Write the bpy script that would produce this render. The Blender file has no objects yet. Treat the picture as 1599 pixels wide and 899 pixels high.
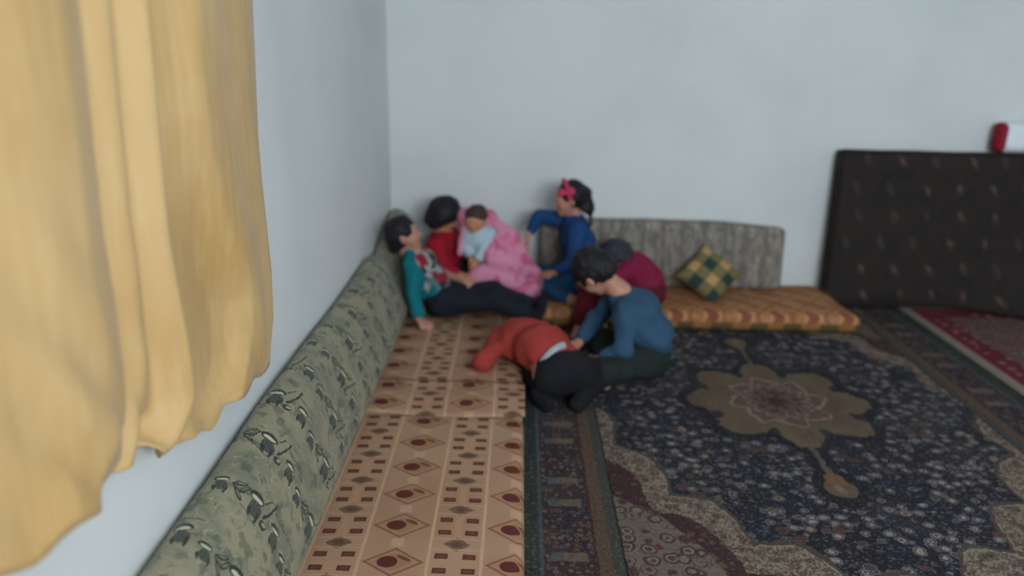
import bpy, math, random
import numpy as np
from mathutils import Vector, Matrix

scene = bpy.context.scene
col = scene.collection

# ------------------------------------------------------------------ camera
F_PX, W_PX = 1200.0, 1599.0
cam_d = bpy.data.cameras.new('camera')
cam = bpy.data.objects.new('camera', cam_d); col.objects.link(cam)
cam_d.sensor_width = 36.0
cam_d.lens = 36.0 * F_PX / W_PX
cam_d.clip_start = 0.05
cam.matrix_world = (Matrix.Translation((-0.045, 0.0, 1.60)) @ Matrix.Rotation(math.radians(0.33), 4, 'Z')
                    @ Matrix.Rotation(math.radians(90 - 17.6), 4, 'X') @ Matrix.Rotation(math.radians(1.2), 4, 'Z'))
cam_d.dof.use_dof = True
cam_d.dof.focus_distance = 2.25
cam_d.dof.aperture_fstop = 1.0
scene.camera = cam

# ------------------------------------------------------------------ world, daylight, exposure
world = bpy.data.worlds.new('world'); scene.world = world
world.use_nodes = True
bg = world.node_tree.nodes['Background']
bg.inputs['Color'].default_value = (0.62, 0.75, 0.95, 1)
bg.inputs['Strength'].default_value = 1.0

def window_light(name, loc, rot, sx, sy, power, color):
    l = bpy.data.lights.new(name, 'AREA'); l.shape = 'RECTANGLE'
    l.size, l.size_y, l.energy, l.color = sx, sy, power, color
    o = bpy.data.objects.new(name, l); col.objects.link(o)
    o.location = loc; o.rotation_euler = rot
    return o
# daylight entering by the wide window in the wall behind the camera
window_light('window_daylight', (1.6, -1.27, 2.12), (math.radians(90), 0, 0), 2.3, 1.05, 156.0, (0.84, 0.945, 1.0))

vs = scene.view_settings
vs.view_transform = 'Standard'; vs.look = 'None'
vs.exposure = 0.0; vs.gamma = 1.0; vs.use_curve_mapping = False

# ------------------------------------------------------------------ node expression helper
class E:
    """a float socket of a node tree with arithmetic"""
    def __init__(self, T, s): self.T, self.s = T, s
    def _m(self, op, *a):
        n = self.T.nodes.new('ShaderNodeMath'); n.operation = op
        for i, v in enumerate(a):
            if isinstance(v, E): self.T.links.new(v.s, n.inputs[i])
            else: n.inputs[i].default_value = float(v)
        return E(self.T, n.outputs[0])
    def __add__(a, b): return a._m('ADD', a, b)
    __radd__ = __add__
    def __sub__(a, b): return a._m('SUBTRACT', a, b)
    def __rsub__(a, b): return a._m('SUBTRACT', b, a)
    def __mul__(a, b): return a._m('MULTIPLY', a, b)
    __rmul__ = __mul__
    def __truediv__(a, b): return a._m('DIVIDE', a, b)
    def __pow__(a, b): return a._m('POWER', a, b)
    def abs(a): return a._m('ABSOLUTE', a)
    def sin(a): return a._m('SINE', a)
    def cos(a): return a._m('COSINE', a)
    def sqrt(a): return a._m('SQRT', a)
    def floor(a): return a._m('FLOOR', a)
    def lt(a, b): return a._m('LESS_THAN', a, b)
    def gt(a, b): return a._m('GREATER_THAN', a, b)
    def min(a, b): return a._m('MINIMUM', a, b)
    def max(a, b): return a._m('MAXIMUM', a, b)
    def mod(a, p): return a._m('FLOORED_MODULO', a, p)
    def cmod(a, p, c=0.0): return (a - c + p * 0.5).mod(p) - p * 0.5     # centred repeat
    def band(a, lo, hi): return a.gt(lo) * a.lt(hi)
    def soft(a, lo, hi):
        n = a.T.nodes.new('ShaderNodeMapRange'); n.interpolation_type = 'SMOOTHSTEP'
        a.T.links.new(a.s, n.inputs[0]); n.inputs[1].default_value = lo; n.inputs[2].default_value = hi
        return E(a.T, n.outputs[0])

def atan2(a, b): return a._m('ARCTAN2', a, b)
def ellipse(x, y, cx, cy, rx, ry, ang=0.0):
    dx, dy = x - cx, y - cy
    if ang:
        c, s = math.cos(ang), math.sin(ang)
        dx, dy = dx * c + dy * s, dy * c - dx * s
    dx, dy = dx * (1 / rx), dy * (1 / ry)
    return (dx * dx + dy * dy).lt(1.0)
def diamond(x, y, rx, ry): return x.abs() * (1 / rx) + y.abs() * (1 / ry)
def rect(x, y, cx, cy, rx, ry): return (x - cx).abs().lt(rx) * (y - cy).abs().lt(ry)

def srgb(r, g, b):
    f = lambda c: ((c / 255 + 0.055) / 1.055) ** 2.4 if c > 10.3 else c / 255 / 12.92
    return (f(r), f(g), f(b), 1.0)

class Mat:
    def __init__(self, name, rough=0.8, sheen=0.0):
        self.m = bpy.data.materials.new(name); self.m.use_nodes = True
        self.T = self.m.node_tree
        self.b = self.T.nodes['Principled BSDF']
        self.b.inputs['Roughness'].default_value = rough
        self.b.inputs['Specular IOR Level'].default_value = 0.25
        if sheen: self.b.inputs['Sheen Weight'].default_value = sheen
        self.c = None
        self.vec = None
    def coords(self, kind='Object'):
        n = self.T.nodes.new('ShaderNodeTexCoord')
        s = self.T.nodes.new('ShaderNodeSeparateXYZ')
        self.vec = n.outputs[kind]
        self.T.links.new(self.vec, s.inputs[0])
        return E(self.T, s.outputs[0]), E(self.T, s.outputs[1]), E(self.T, s.outputs[2])
    def combine(self, x, y, z=0.0):
        n = self.T.nodes.new('ShaderNodeCombineXYZ')
        for i, v in enumerate((x, y, z)):
            if isinstance(v, E): self.T.links.new(v.s, n.inputs[i])
            else: n.inputs[i].default_value = v
        return n.outputs[0]
    def noise(self, scale, detail=3, vec=None, rough=0.55, dist=0.0):
        n = self.T.nodes.new('ShaderNodeTexNoise'); n.inputs['Scale'].default_value = scale
        n.inputs['Detail'].default_value = detail; n.inputs['Roughness'].default_value = rough
        n.inputs['Distortion'].default_value = dist
        v = vec or self.vec
        if v: self.T.links.new(v, n.inputs['Vector'])
        return E(self.T, n.outputs[0])
    def voronoi(self, scale, vec=None, rnd=1.0, feature='F1'):
        n = self.T.nodes.new('ShaderNodeTexVoronoi'); n.inputs['Scale'].default_value = scale
        n.feature = feature
        n.inputs['Randomness'].default_value = rnd
        v = vec or self.vec
        if v: self.T.links.new(v, n.inputs['Vector'])
        d = E(self.T, n.outputs['Distance'])
        if feature != 'F1': return d, None
        s = self.T.nodes.new('ShaderNodeSeparateColor'); self.T.links.new(n.outputs['Color'], s.inputs[0])
        return d, E(self.T, s.outputs[0])
    def base(self, rgba):
        n = self.T.nodes.new('ShaderNodeRGB'); n.outputs[0].default_value = rgba
        self.c = n.outputs[0]
    def over(self, mask, rgba, k=1.0):
        n = self.T.nodes.new('ShaderNodeMix'); n.data_type = 'RGBA'
        if k != 1.0: mask = mask * k
        self.T.links.new(mask.s, n.inputs[0])
        self.T.links.new(self.c, n.inputs[6])
        if isinstance(rgba, tuple): n.inputs[7].default_value = rgba
        else: self.T.links.new(rgba, n.inputs[7])
        self.c = n.outputs[2]
    def bump(self, h, strength=0.3, dist=0.01):
        n = self.T.nodes.new('ShaderNodeBump'); n.inputs['Strength'].default_value = strength
        n.inputs['Distance'].default_value = dist
        self.T.links.new(h.s, n.inputs['Height']); self.T.links.new(n.outputs[0], self.b.inputs['Normal'])
    def done(self):
        if self.c is not None: self.T.links.new(self.c, self.b.inputs['Base Color'])
        return self.m

def plain(name, rgba, rough=0.8, var=0.12, scale=25, bump=0.15, sheen=0.0, dist=0.004):
    M = Mat(name, rough, sheen); M.coords('Object'); M.base(rgba)
    n = M.noise(scale, 4)
    M.over(n.soft(0.35, 0.7), tuple(c * (1 - var * 2) for c in rgba[:3]) + (1,))
    if bump: M.bump(M.noise(scale * 8, 3), bump, dist)
    return M.done()

# ------------------------------------------------------------------ object helpers
def tag(o, label=None, cat=None, group=None, kind=None):
    for k, v in (('label', label), ('category', cat), ('group', group), ('kind', kind)):
        if v: o[k] = v
    return o
def thing(name, label, cat, loc=(0, 0, 0), group=None):
    o = bpy.data.objects.new(name, None); col.objects.link(o); o.location = loc
    o.empty_display_size = 0.1
    return tag(o, label, cat, group)
def mesh_obj(name, V, Fc, mat, parent=None, smooth=True, uv=None):
    """vertices in world coordinates; parented objects keep them in place"""
    me = bpy.data.meshes.new(name)
    V = np.asarray(V, dtype=np.float64)
    off = Vector((0, 0, 0))
    if parent is not None:
        off = Vector(parent.location)
        p = parent.parent
        while p is not None: off = off + Vector(p.location); p = p.parent
        V = V - np.array(off)
    if isinstance(Fc, np.ndarray):
        n, k = Fc.shape
        me.vertices.add(len(V)); me.vertices.foreach_set('co', V.astype(np.float32).ravel())
        me.loops.add(n * k); me.loops.foreach_set('vertex_index', Fc.astype(np.int32).ravel())
        me.polygons.add(n); me.polygons.foreach_set('loop_start', np.arange(0, n * k, k, dtype=np.int32))
        me.update(calc_edges=True)
    else:
        me.from_pydata([tuple(v) for v in V], [], [tuple(f) for f in Fc])
    if smooth: me.polygons.foreach_set('use_smooth', np.ones(len(me.polygons), dtype=bool))
    if uv is not None:
        l = me.uv_layers.new(name='UVMap')
        idx = np.empty(len(me.loops), dtype=np.int32); me.loops.foreach_get('vertex_index', idx)
        l.data.foreach_set('uv', np.asarray(uv, dtype=np.float32)[idx].ravel())
    if mat: me.materials.append(mat)
    o = bpy.data.objects.new(name, me); col.objects.link(o)
    if parent is not None: o.parent = parent
    return o
def place(o, loc):
    """move an object's origin to loc, the mesh staying where it is"""
    o.data.transform(Matrix.Translation(-Vector(loc))); o.location = loc
    return o
def box(name, lo, hi, mat, parent=None, bevel=0.0):
    x0, y0, z0 = lo; x1, y1, z1 = hi
    V = [(x0,y0,z0),(x1,y0,z0),(x1,y1,z0),(x0,y1,z0),(x0,y0,z1),(x1,y0,z1),(x1,y1,z1),(x0,y1,z1)]
    Fc = [(0,3,2,1),(4,5,6,7),(0,1,5,4),(1,2,6,5),(2,3,7,6),(3,0,4,7)]
    o = mesh_obj(name, V, Fc, mat, parent, smooth=False)
    if bevel:
        m = o.modifiers.new('bevel', 'BEVEL'); m.width = bevel; m.segments = 3
    return o
def grid_faces(nu, nv, wrap_u=False):
    i = np.arange(nu if wrap_u else nu - 1); j = np.arange(nv - 1)
    I, J = np.meshgrid(i, j, indexing='ij'); I2 = (I + 1) % nu
    return np.stack([I * nv + J, I2 * nv + J, I2 * nv + J + 1, I * nv + J + 1], -1).reshape(-1, 4)

def pad_mesh(lx, ly, lz, r, step=0.03, puff=0.0, wob=0.0, seed=1, power=6.0):
    """soft upholstered slab centred on x,y with its base at z=0: rounded box by
    projecting a dense box surface, puffed in the middle; returns V, F"""
    rs = np.random.RandomState(seed)
    nx, ny, nz = max(4, int(lx / step)), max(4, int(ly / step)), max(4, int(lz / max(step * 0.5, lz / 10)))
    V = []; Fs = []; base = 0
    def face(a, b, fn):
        nonlocal base
        A, B = np.meshgrid(np.linspace(-1, 1, a + 1), np.linspace(-1, 1, b + 1), indexing='ij')
        V.append(np.stack(fn(A, B), -1).reshape(-1, 3)); Fs.append(grid_faces(a + 1, b + 1) + base)
        base += (a + 1) * (b + 1)
    o = lambda A: np.ones_like(A)
    face(nx, ny, lambda A, B: (A, B, o(A)));  face(ny, nx, lambda A, B: (B, A, -o(A)))
    face(ny, nz, lambda A, B: (o(A), A, B));  face(nz, ny, lambda A, B: (-o(A), B, A))
    face(nz, nx, lambda A, B: (B, o(A), A));  face(nx, nz, lambda A, B: (A, -o(A), B))
    V = np.concatenate(V); Fc = np.concatenate(Fs)
    h = np.array([lx / 2, ly / 2, lz / 2]); P = V * h
    core = np.clip(P, -(h - r), h - r)
    d = P - core; L = np.linalg.norm(d, axis=1, keepdims=True); L[L == 0] = 1
    mx = np.abs(d).max(1, keepdims=True); mx[mx == 0] = 1
    P = core + d / L * np.minimum(mx, r)
    if puff:
        g = (1 - np.abs(V[:, 0]) ** power) * (1 - np.abs(V[:, 1]) ** power)
        P[:, 2] += puff * g * (V[:, 2] > .99)
    if wob:
        for k in range(5):
            q = rs.normal(size=3) * 5; ph = rs.rand() * 6.28
            P[:, 2] += (P[:, 2] > 0) * wob * np.sin(P @ q + ph) / 5
            P[:, 1] += wob * .5 * np.sin(P @ q[::-1] + ph * 2) / 5
    P[:, 2] += lz / 2
    # weld duplicate border vertices
    key = np.round(P, 5); u, inv = np.unique(key, axis=0, return_inverse=True)
    return u, inv.reshape(-1)[Fc]

def tube(pts, r, n=8, closed=False):
    pts = np.asarray(pts, float); m = len(pts)
    t = np.roll(pts, -1, 0) - np.roll(pts, 1, 0)
    if not closed: t[0] = pts[1] - pts[0]; t[-1] = pts[-1] - pts[-2]
    t /= np.linalg.norm(t, axis=1, keepdims=True) + 1e-9
    ref = np.array([0.31, 0.22, 0.92]); a = np.cross(t, ref); a /= np.linalg.norm(a, axis=1, keepdims=True) + 1e-9
    b = np.cross(t, a)
    th = np.linspace(0, 2 * np.pi, n, endpoint=False)
    V = pts[:, None] + r * (np.cos(th)[None, :, None] * a[:, None] + np.sin(th)[None, :, None] * b[:, None])
    Fs = []
    for i in range(m if closed else m - 1):
        i2 = (i + 1) % m
        for k in range(n):
            k2 = (k + 1) % n
            Fs.append((i * n + k, i * n + k2, i2 * n + k2, i2 * n + k))
    return V.reshape(-1, 3), np.array(Fs)

# ------------------------------------------------------------------ materials of the setting
def wall_mat():
    M = Mat('painted_plaster', 0.75); M.coords('Object')
    M.base(srgb(218, 221, 222))
    M.over(M.noise(1.3, 4).soft(0.4, 0.75), srgb(208, 212, 214))
    M.bump(M.noise(60, 4), 0.08, 0.004)
    return M.done()
WALL = wall_mat()
CEIL = plain('ceiling_paint', srgb(225, 225, 222), 0.9, 0.03, 3, 0.05)
FLOOR = plain('cement_floor', srgb(120, 116, 110), 0.7, 0.1, 6, 0.1)
FRAME = plain('window_frame_paint', srgb(205, 205, 200), 0.5, 0.03, 8, 0.0)

XL, XR, YB, YF, ZC = -0.87, 4.3, 4.92, -1.35, 2.85
T = 0.12
tag(box('floor', (XL - T, YF - T, -0.1), (XR + T, YB + T, 0.0), FLOOR), 'grey cement floor under the carpets', 'floor', kind='structure')
tag(box('ceiling', (XL - T, YF - T, ZC), (XR + T, YB + T, ZC + T), CEIL), 'plain white ceiling above the room', 'ceiling', kind='structure')
tag(box('wall_left', (XL - T, YF - T, 0), (XL, YB + T, ZC), WALL), 'pale white plaster wall behind the yellow curtain', 'wall', kind='structure')
tag(box('wall_back', (XL, YB, 0), (XR, YB + T, ZC), WALL), 'pale bluish white plaster wall behind the children', 'wall', kind='structure')
tag(box('wall_right', (XR, YF - T, 0), (XR + T, YB + T, ZC), WALL), 'white plaster wall on the right side', 'wall', kind='structure')
# the wall behind the camera, with its window opening
wf = bpy.data.objects.new('wall_front', None); col.objects.link(wf)
tag(wf, 'white plaster wall with the window behind the viewer', 'wall', kind='structure')
wx0, wx1, wz0, wz1 = 0.4, 2.8, 1.55, 2.7
box('wall_panel', (XL, YF - T, 0), (XR, YF, wz0), WALL, wf)
box('wall_panel', (XL, YF - T, wz1), (XR, YF, ZC), WALL, wf)
box('wall_panel', (XL, YF - T, wz0), (wx0, YF, wz1), WALL, wf)
box('wall_panel', (wx1, YF - T, wz0), (XR, YF, wz1), WALL, wf)
w1 = bpy.data.objects.new('window_1', None); col.objects.link(w1)
tag(w1, 'wide window in the wall behind the viewer', 'window', kind='structure')
for a, b in (((wx0, YF - .09, wz0), (wx0 + .05, YF - .03, wz1)), ((wx1 - .05, YF - .09, wz0), (wx1, YF - .03, wz1)),
             ((wx0 + .05, YF - .09, wz0), (wx1 - .05, YF - .03, wz0 + .05)), ((wx0 + .05, YF - .09, wz1 - .05), (wx1 - .05, YF - .03, wz1)),
             ((1.58, YF - .09, wz0 + .05), (1.62, YF - .03, wz1 - .05))):
    box('window_frame', a, b, FRAME, w1)

# ------------------------------------------------------------------ carpet
def carpet_mat():
    M = Mat('persian_carpet', 0.95, 0.0)
    x, y, z = M.coords('Object')
    ax, ay = x.abs(), y.abs()
    warp = M.noise(9, 2) - 0.5
    warp2 = M.noise(26, 2) - 0.5
    navy, navy2 = srgb(26, 30, 44), srgb(20, 24, 34)
    cream, beige, brown = srgb(132, 119, 105), srgb(118, 100, 82), srgb(82, 66, 54)
    maroon, green = srgb(66, 32, 36), srgb(48, 62, 58)
    # ---- navy field strewn with small flowers
    M.base(navy)
    M.over(M.noise(5, 3).soft(0.42, 0.62), srgb(30, 27, 34))
    fv = M.combine(x * 1.0, y * 1.2)
    d, c = M.voronoi(20, fv, 0.8)
    dd = d + warp2 * 0.45
    M.over(dd.lt(0.46) * c.gt(0.15), srgb(104, 98, 100))
    M.over(dd.lt(0.46) * c.gt(0.75), srgb(98, 82, 76))
    M.over(dd.lt(0.36) * c.gt(0.15), srgb(62, 58, 66))
    M.over(dd.lt(0.27) * c.gt(0.2), srgb(138, 130, 126))
    M.over(dd.lt(0.42) * c.gt(0.93), srgb(78, 50, 48))
    M.over(dd.lt(0.15) * c.gt(0.4), srgb(62, 42, 46))
    d2, c2 = M.voronoi(46, fv, 1.0)
    M.over(d2.lt(0.33) * d.gt(0.44), srgb(78, 78, 86), 0.85)
    # ---- corner spandrels: a scalloped super-oval leaves cream lobes outside
    ang = atan2(ay * (1 / 1.30), ax * (1 / 0.88))
    so = ((ax * (1 / 0.88)) ** 1.6 + (ay * (1 / 1.30)) ** 1.6)
    scal = (ang * 9.0).sin().abs()
    s = so + scal * 0.17 - 0.09 + warp * 0.10 + warp2 * 0.05
    dL, cL = M.voronoi(24, None, 0.85)
    out = s.gt(1.0)
    M.over(out, srgb(70, 62, 58))
    M.over(s.gt(1.035), cream)
    M.over(s.gt(1.035) * (dL + warp2 * .5).lt(0.40), srgb(96, 78, 68))
    M.over(s.gt(1.035) * (dL + warp2 * .5).lt(0.28), srgb(122, 106, 92))
    M.over(s.gt(1.035) * (dL + warp2 * .5).lt(0.15), srgb(70, 42, 40))
    M.over(s.gt(1.05) * M.noise(44, 2, None, .5, 2.0).gt(0.53), srgb(82, 62, 54), 0.9)
    M.over(s.gt(1.05) * M.noise(30, 2, None, .5, 1.5).gt(0.60), srgb(66, 60, 58), 0.8)
    M.over(s.gt(1.27), srgb(58, 34, 38))
    M.over(s.gt(1.27) * (dL + warp2 * .3).lt(0.3), srgb(96, 62, 52))
    s3 = so + (ang * 7.0 + 0.6).cos() * 0.14 + warp * 0.1
    M.over(s3.gt(1.48), srgb(104, 94, 84))
    dM, cM = M.voronoi(17, None, 0.7)
    dm = dM + warp2 * 0.4
    M.over(s3.gt(1.48) * dm.lt(0.42) * cM.gt(0.35), srgb(54, 52, 50))
    M.over(s3.gt(1.48) * dm.lt(0.34) * cM.gt(0.35), srgb(114, 104, 94))
    M.over(s3.gt(1.48) * dm.lt(0.2), srgb(84, 56, 50))
    M.over(s3.gt(1.48) * (dm - 0.46).abs().lt(0.035), srgb(84, 44, 42))
    # ---- central medallion with lobed edge, rosette inside
    mx, my = x * (1 / 0.417), y * (1 / 0.467)
    r = (mx * mx + my * my).sqrt() + warp * 0.08 + warp2 * 0.13
    th = atan2(mx, my)
    edge = (th * 2.0).cos() * -0.058 + (th * 6.0).cos() * 0.04 + (th * 8.0).cos() * 0.105 + (th * 12.0).cos() * 0.015 + 0.905
    notch = (th * 8.0 + 3.1416).cos().gt(0.80) * r.gt(edge - 0.10)
    M.over(r.lt(edge + 0.12), navy2)
    M.over(r.lt(edge), srgb(100, 84, 66))
    M.over(r.lt(edge) * M.noise(6, 3).soft(0.4, 0.65), srgb(92, 72, 60))
    M.over(r.lt(edge) * notch, srgb(40, 38, 42))
    e2 = (th * 4.0).cos().abs() * 0.10 + ((th * 4.0 + 0.785).cos().abs() ** 6.0) * 0.10 + 0.40
    M.over(r.lt(e2), srgb(94, 70, 62))
    M.over((r - e2).abs().lt(0.022), srgb(134, 112, 102))
    e3 = (th * 8.0).sin().abs() * 0.10 + 0.28
    M.over((r - e3).abs().lt(0.022), srgb(124, 102, 94))
    M.over(r.lt(0.30) * (dL + warp2 * .3).lt(0.38), srgb(70, 42, 40))
    M.over(r.lt(0.10), srgb(62, 36, 36))
    # ---- pendants on stems above and below the medallion
    px, py = x + warp * 0.05 + warp2 * 0.02, ay + warp2 * 0.03
    M.over(ellipse(px, py, 0, 0.75, 0.10, 0.135), navy2)
    M.over(px.abs().lt(0.045) * py.band(0.44, 0.62), navy2)
    M.over(px.abs().lt(0.011) * py.band(0.44, 0.66), srgb(90, 80, 72))
    M.over(ellipse(px, py, 0, 0.75, 0.056, 0.072), srgb(98, 78, 62))
    M.over(ellipse(px, py, 0, 0.695, 0.035, 0.045), srgb(112, 82, 60))
    M.over(ellipse(px, py, 0, 0.76, 0.022, 0.03), srgb(120, 100, 86))
    # ---- border bands, measured inward from the edge
    es = 1.25 - ax + warp2 * 0.012
    ee = (y + 1.83).min(1.56 - y)
    e = es.min(ee)
    sm = es.lt(ee)
    along = y * sm + x * (1.0 - sm)                          # runs along either side of the border
    M.over(e.lt(0.372), srgb(20, 24, 30))
    M.over(e.lt(0.365), srgb(60, 62, 58))
    dS, cS = M.voronoi(70, None, 0.6)
    M.over(e.band(0.333, 0.36) * dS.lt(0.32), srgb(84, 80, 70))
    M.over(e.lt(0.328), srgb(84, 66, 54))
    M.over(e.lt(0.328) * dS.lt(0.33) * cS.gt(0.4), srgb(104, 90, 74))
    M.over(e.lt(0.328) * dS.lt(0.30) * cS.lt(0.3), srgb(88, 44, 38))
    M.over(e.lt(0.282), srgb(66, 36, 36))
    M.over(e.lt(0.272), srgb(54, 36, 40))
    M.over(e.lt(0.272) * (M.noise(14, 2)).gt(0.52), srgb(36, 36, 46))
    dB, cB = M.voronoi(42, None, 0.8)
    dB = dB + warp2 * 0.4
    M.over(e.lt(0.272) * dB.lt(0.40) * cB.gt(0.35), srgb(92, 82, 78))
    M.over(e.lt(0.272) * dB.lt(0.26) * cB.gt(0.55), srgb(84, 40, 40))
    M.over(e.lt(0.272) * dB.lt(0.22) * cB.lt(0.35), srgb(54, 62, 72))
    cart = (along.cmod(0.46, 0.1).abs() - 0.075).abs() + warp2 * 0.022
    M.over(cart.lt(0.022) * e.band(0.13, 0.25), srgb(104, 92, 76), 0.8)
    M.over(cart.lt(0.022) * e.band(0.13, 0.17), srgb(76, 80, 84))
    M.over(e.lt(0.105), srgb(64, 74, 82))
    M.over(e.lt(0.092), srgb(40, 48, 46))
    M.over(e.lt(0.092) * dB.lt(0.34) * cB.gt(0.4), srgb(70, 78, 66))
    M.over(e.lt(0.092) * dB.lt(0.24) * cB.lt(0.3), srgb(28, 34, 44))
    M.over(e.lt(0.02), srgb(44, 40, 42))
    wear = M.noise(2.2, 4)
    M.over(wear.soft(0.45, 0.8), srgb(84, 78, 74), 0.30)
    grain = M.noise(130, 2)
    M.over(grain.soft(0.45, 0.65), srgb(40, 36, 36), 0.45)
    M.over(M.noise(95, 2).soft(0.56, 0.68), srgb(126, 116, 106), 0.35)
    M.bump(M.noise(420, 2), 0.35, 0.004)
    return M.done()

def flat_rug(name, cx, cy, hx, hy, z0, th, mat, label, cat='carpet', wav=0.0, step=0.05):
    y0, y1 = hy if isinstance(hy, tuple) else (-hy, hy)
    nx, ny = int(2 * hx / step) + 1, int((y1 - y0) / step) + 1
    X, Y = np.meshgrid(np.linspace(-hx, hx, nx), np.linspace(y0, y1, ny), indexing='ij')
    Z = wav * (np.sin(X * 3.1 + Y * 1.7) * np.sin(Y * 2.3 + .4) + 1)
    top = np.stack([X, Y, Z + th], -1).reshape(-1, 3); bot = np.stack([X, Y, Z * 0], -1).reshape(-1, 3)
    Ft = grid_faces(nx, ny); n = nx * ny
    idx = np.arange(n).reshape(nx, ny)
    ring = np.concatenate([idx[:, 0], idx[-1, 1:], idx[-2::-1, -1], idx[0, -2:0:-1]])
    r2 = np.roll(ring, -1)
    side = np.stack([ring + n, r2 + n, r2, ring], -1)
    V = np.concatenate([top, bot]); Fc = np.concatenate([Ft, Ft[:, ::-1] + n, side])
    o = mesh_obj(name, V, Fc, mat, None, smooth=False)
    o.location = (cx, cy, z0)
    return tag(o, label, cat)

CARPET = carpet_mat()
flat_rug('persian_carpet', 1.21, 3.33, 1.25, (-1.83, 1.56), 0.0, 0.011, CARPET,
         'large navy and beige floral carpet with a lobed central medallion', wav=0.0)

def red_rug_mat():
    M = Mat('red_rug', 0.95); x, y, z = M.coords('Object')
    e = (0.62 - x.abs()).min(1.25 - y.abs())
    M.base(srgb(96, 70, 70))
    d, c = M.voronoi(14, None, 0.5)
    M.over(d.lt(0.35), srgb(120, 96, 92)); M.over(d.lt(0.2), srgb(76, 30, 36))
    M.over(e.lt(0.22), srgb(92, 34, 42))
    M.over(e.lt(0.22) * d.lt(0.3), srgb(128, 92, 92))
    M.over(e.lt(0.12), srgb(104, 32, 44))
    M.over(e.lt(0.065), srgb(128, 118, 110))
    M.bump(M.noise(380, 2), 0.3, 0.004)
    return M.done()
flat_rug('red_rug', 3.06, 3.55, 0.62, 1.25, 0.012, 0.008, red_rug_mat(),
         'red patterned rug with a pale edge lying on the carpet by the dark mattress', 'rug')

# ------------------------------------------------------------------ floor mats along the left wall
def mat_cloth(name, x_ref, y_ref, half=False):
    """terracotta cloth: columns of large diamonds between columns of little bricks and small diamonds"""
    M = Mat(name, 0.9); gx, gy, gz = M.coords('Object')
    jit = M.noise(30, 2) - 0.5
    x = gx - x_ref + jit * 0.006; y = gy - y_ref + jit * 0.005
    PX, PY = 0.370, 0.183
    u = x.cmod(PX); v = y.cmod(PY); v2 = y.cmod(PY, PY / 2)
    w = x.cmod(PX, PX / 2)
    M.base(srgb(172, 138, 112))
    M.over(M.noise(3, 3).soft(0.35, 0.7), srgb(162, 124, 100))
    thread = (y * 700.0).sin() * 0.5 + 0.5
    M.over(thread, srgb(164, 126, 104), 0.35)
    # stripe lines between columns
    M.over((u.abs() - 0.104).abs().lt(0.005), srgb(196, 160, 130), 0.8)
    M.over(w.abs().lt(0.012), srgb(176, 136, 108), 0.7)
    # large diamond: outline, inside, dark oval to one side
    D = diamond(u, v, 0.094, 0.066)
    M.over(D.lt(1.0), srgb(130, 88, 68))
    M.over(D.lt(0.86), srgb(164, 124, 98))
    M.over(D.lt(0.62), srgb(142, 100, 72), 0.5)
    M.over(ellipse(u, v, 0.030, 0.018, 0.026, 0.008, 2.6), srgb(106, 70, 40))
    M.over(ellipse(u, v, -0.018, 0.0, 0.031, 0.026), srgb(92, 42, 36))
    M.over(u.abs().lt(0.02) * v.abs().gt(0.07), srgb(188, 152, 124), 0.7)
    # bricks
    b = ((w.abs() - 0.043).abs().lt(0.0205)) * ((v.abs() - 0.033).abs().lt(0.0125))
    bi = ((w.abs() - 0.043).abs().lt(0.012)) * ((v.abs() - 0.033).abs().lt(0.005))
    M.over(b, srgb(92, 52, 42)); M.over(bi, srgb(116, 68, 48), 0.8)
    D2 = diamond(w, v2, 0.044, 0.034) + (M.noise(90, 1) - 0.5) * 0.5
    M.over(D2.lt(1.0), srgb(112, 88, 70)); M.over(D2.lt(0.5), srgb(88, 66, 54), 0.8)
    M.over((v.abs() - 0.066).abs().lt(0.003) * w.abs().lt(0.075), srgb(186, 152, 124), 0.6)
    M.bump((y * 700.0).sin() + M.noise(200, 2) * 2, 0.2, 0.002)
    return M.done()
def floor_mat(name, label, x0, x1, y0, y1, h, mat, piping, seed, z0=0.012):
    V, Fc = pad_mesh(x1 - x0, y1 - y0, h, 0.035, 0.03, 0.006, 0.006, seed)
    t = thing(name, label, 'floor mat', ((x0 + x1) / 2, (y0 + y1) / 2, z0), 'floor mats along the left wall')
    c = mesh_obj('cover', V + np.array(t.location), Fc, mat, t)
    return t
PIPE = plain('mat_piping', srgb(150, 120, 96), 0.9, 0.1)
near_cloth = mat_cloth('mat_cloth_near', 0.0 + 0.372, 1.955 - 1.90)
far_cloth = mat_cloth('mat_cloth_far', 0.36 - 0.2, 0.03)
flap_cloth = mat_cloth('mat_cloth_flap', 0.36 - 0.19, -0.02)
floor_mat('floor_mat', 'terracotta diamond patterned floor mat nearest the viewer beside the green bolster', -0.80, 0.0, 0.85, 2.95, 0.098, near_cloth, PIPE, 3, 0.0)
fm = floor_mat('floor_mat', 'terracotta diamond patterned floor mat farther back with its cover folded over', -0.80, -0.005, 2.96, 4.235, 0.098, far_cloth, PIPE, 4, 0.0)
# loose flap of the cover lying over the near end of the far mat
nu, nv = 40, 16
U, Vv = np.meshgrid(np.linspace(-0.70, 0.004, nu), np.linspace(2.935, 3.26, nv), indexing='ij')
ZZ = 0.1065 + 0.004 * np.sin(U * 9 + Vv * 5) + 0.003 * np.sin(Vv * 31) - 0.012 * np.clip((2.965 - Vv) / .03, 0, 1)
Vv2 = Vv + 0.012 * np.sin(U * 7)
top = np.stack([U, Vv2, ZZ + .004], -1).reshape(-1, 3); bot = np.stack([U, Vv2, ZZ], -1).reshape(-1, 3)
gf = grid_faces(nu, nv); n = nu * nv; idx = np.arange(n).reshape(nu, nv)
ring = np.concatenate([idx[:, 0], idx[-1, 1:], idx[-2::-1, -1], idx[0, -2:0:-1]]); r2 = np.roll(ring, -1)
mesh_obj('folded_cover', np.concatenate([top, bot]), np.concatenate([gf, gf[:, ::-1] + n, np.stack([ring + n, r2 + n, r2, ring], -1)]), flap_cloth, fm)

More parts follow.
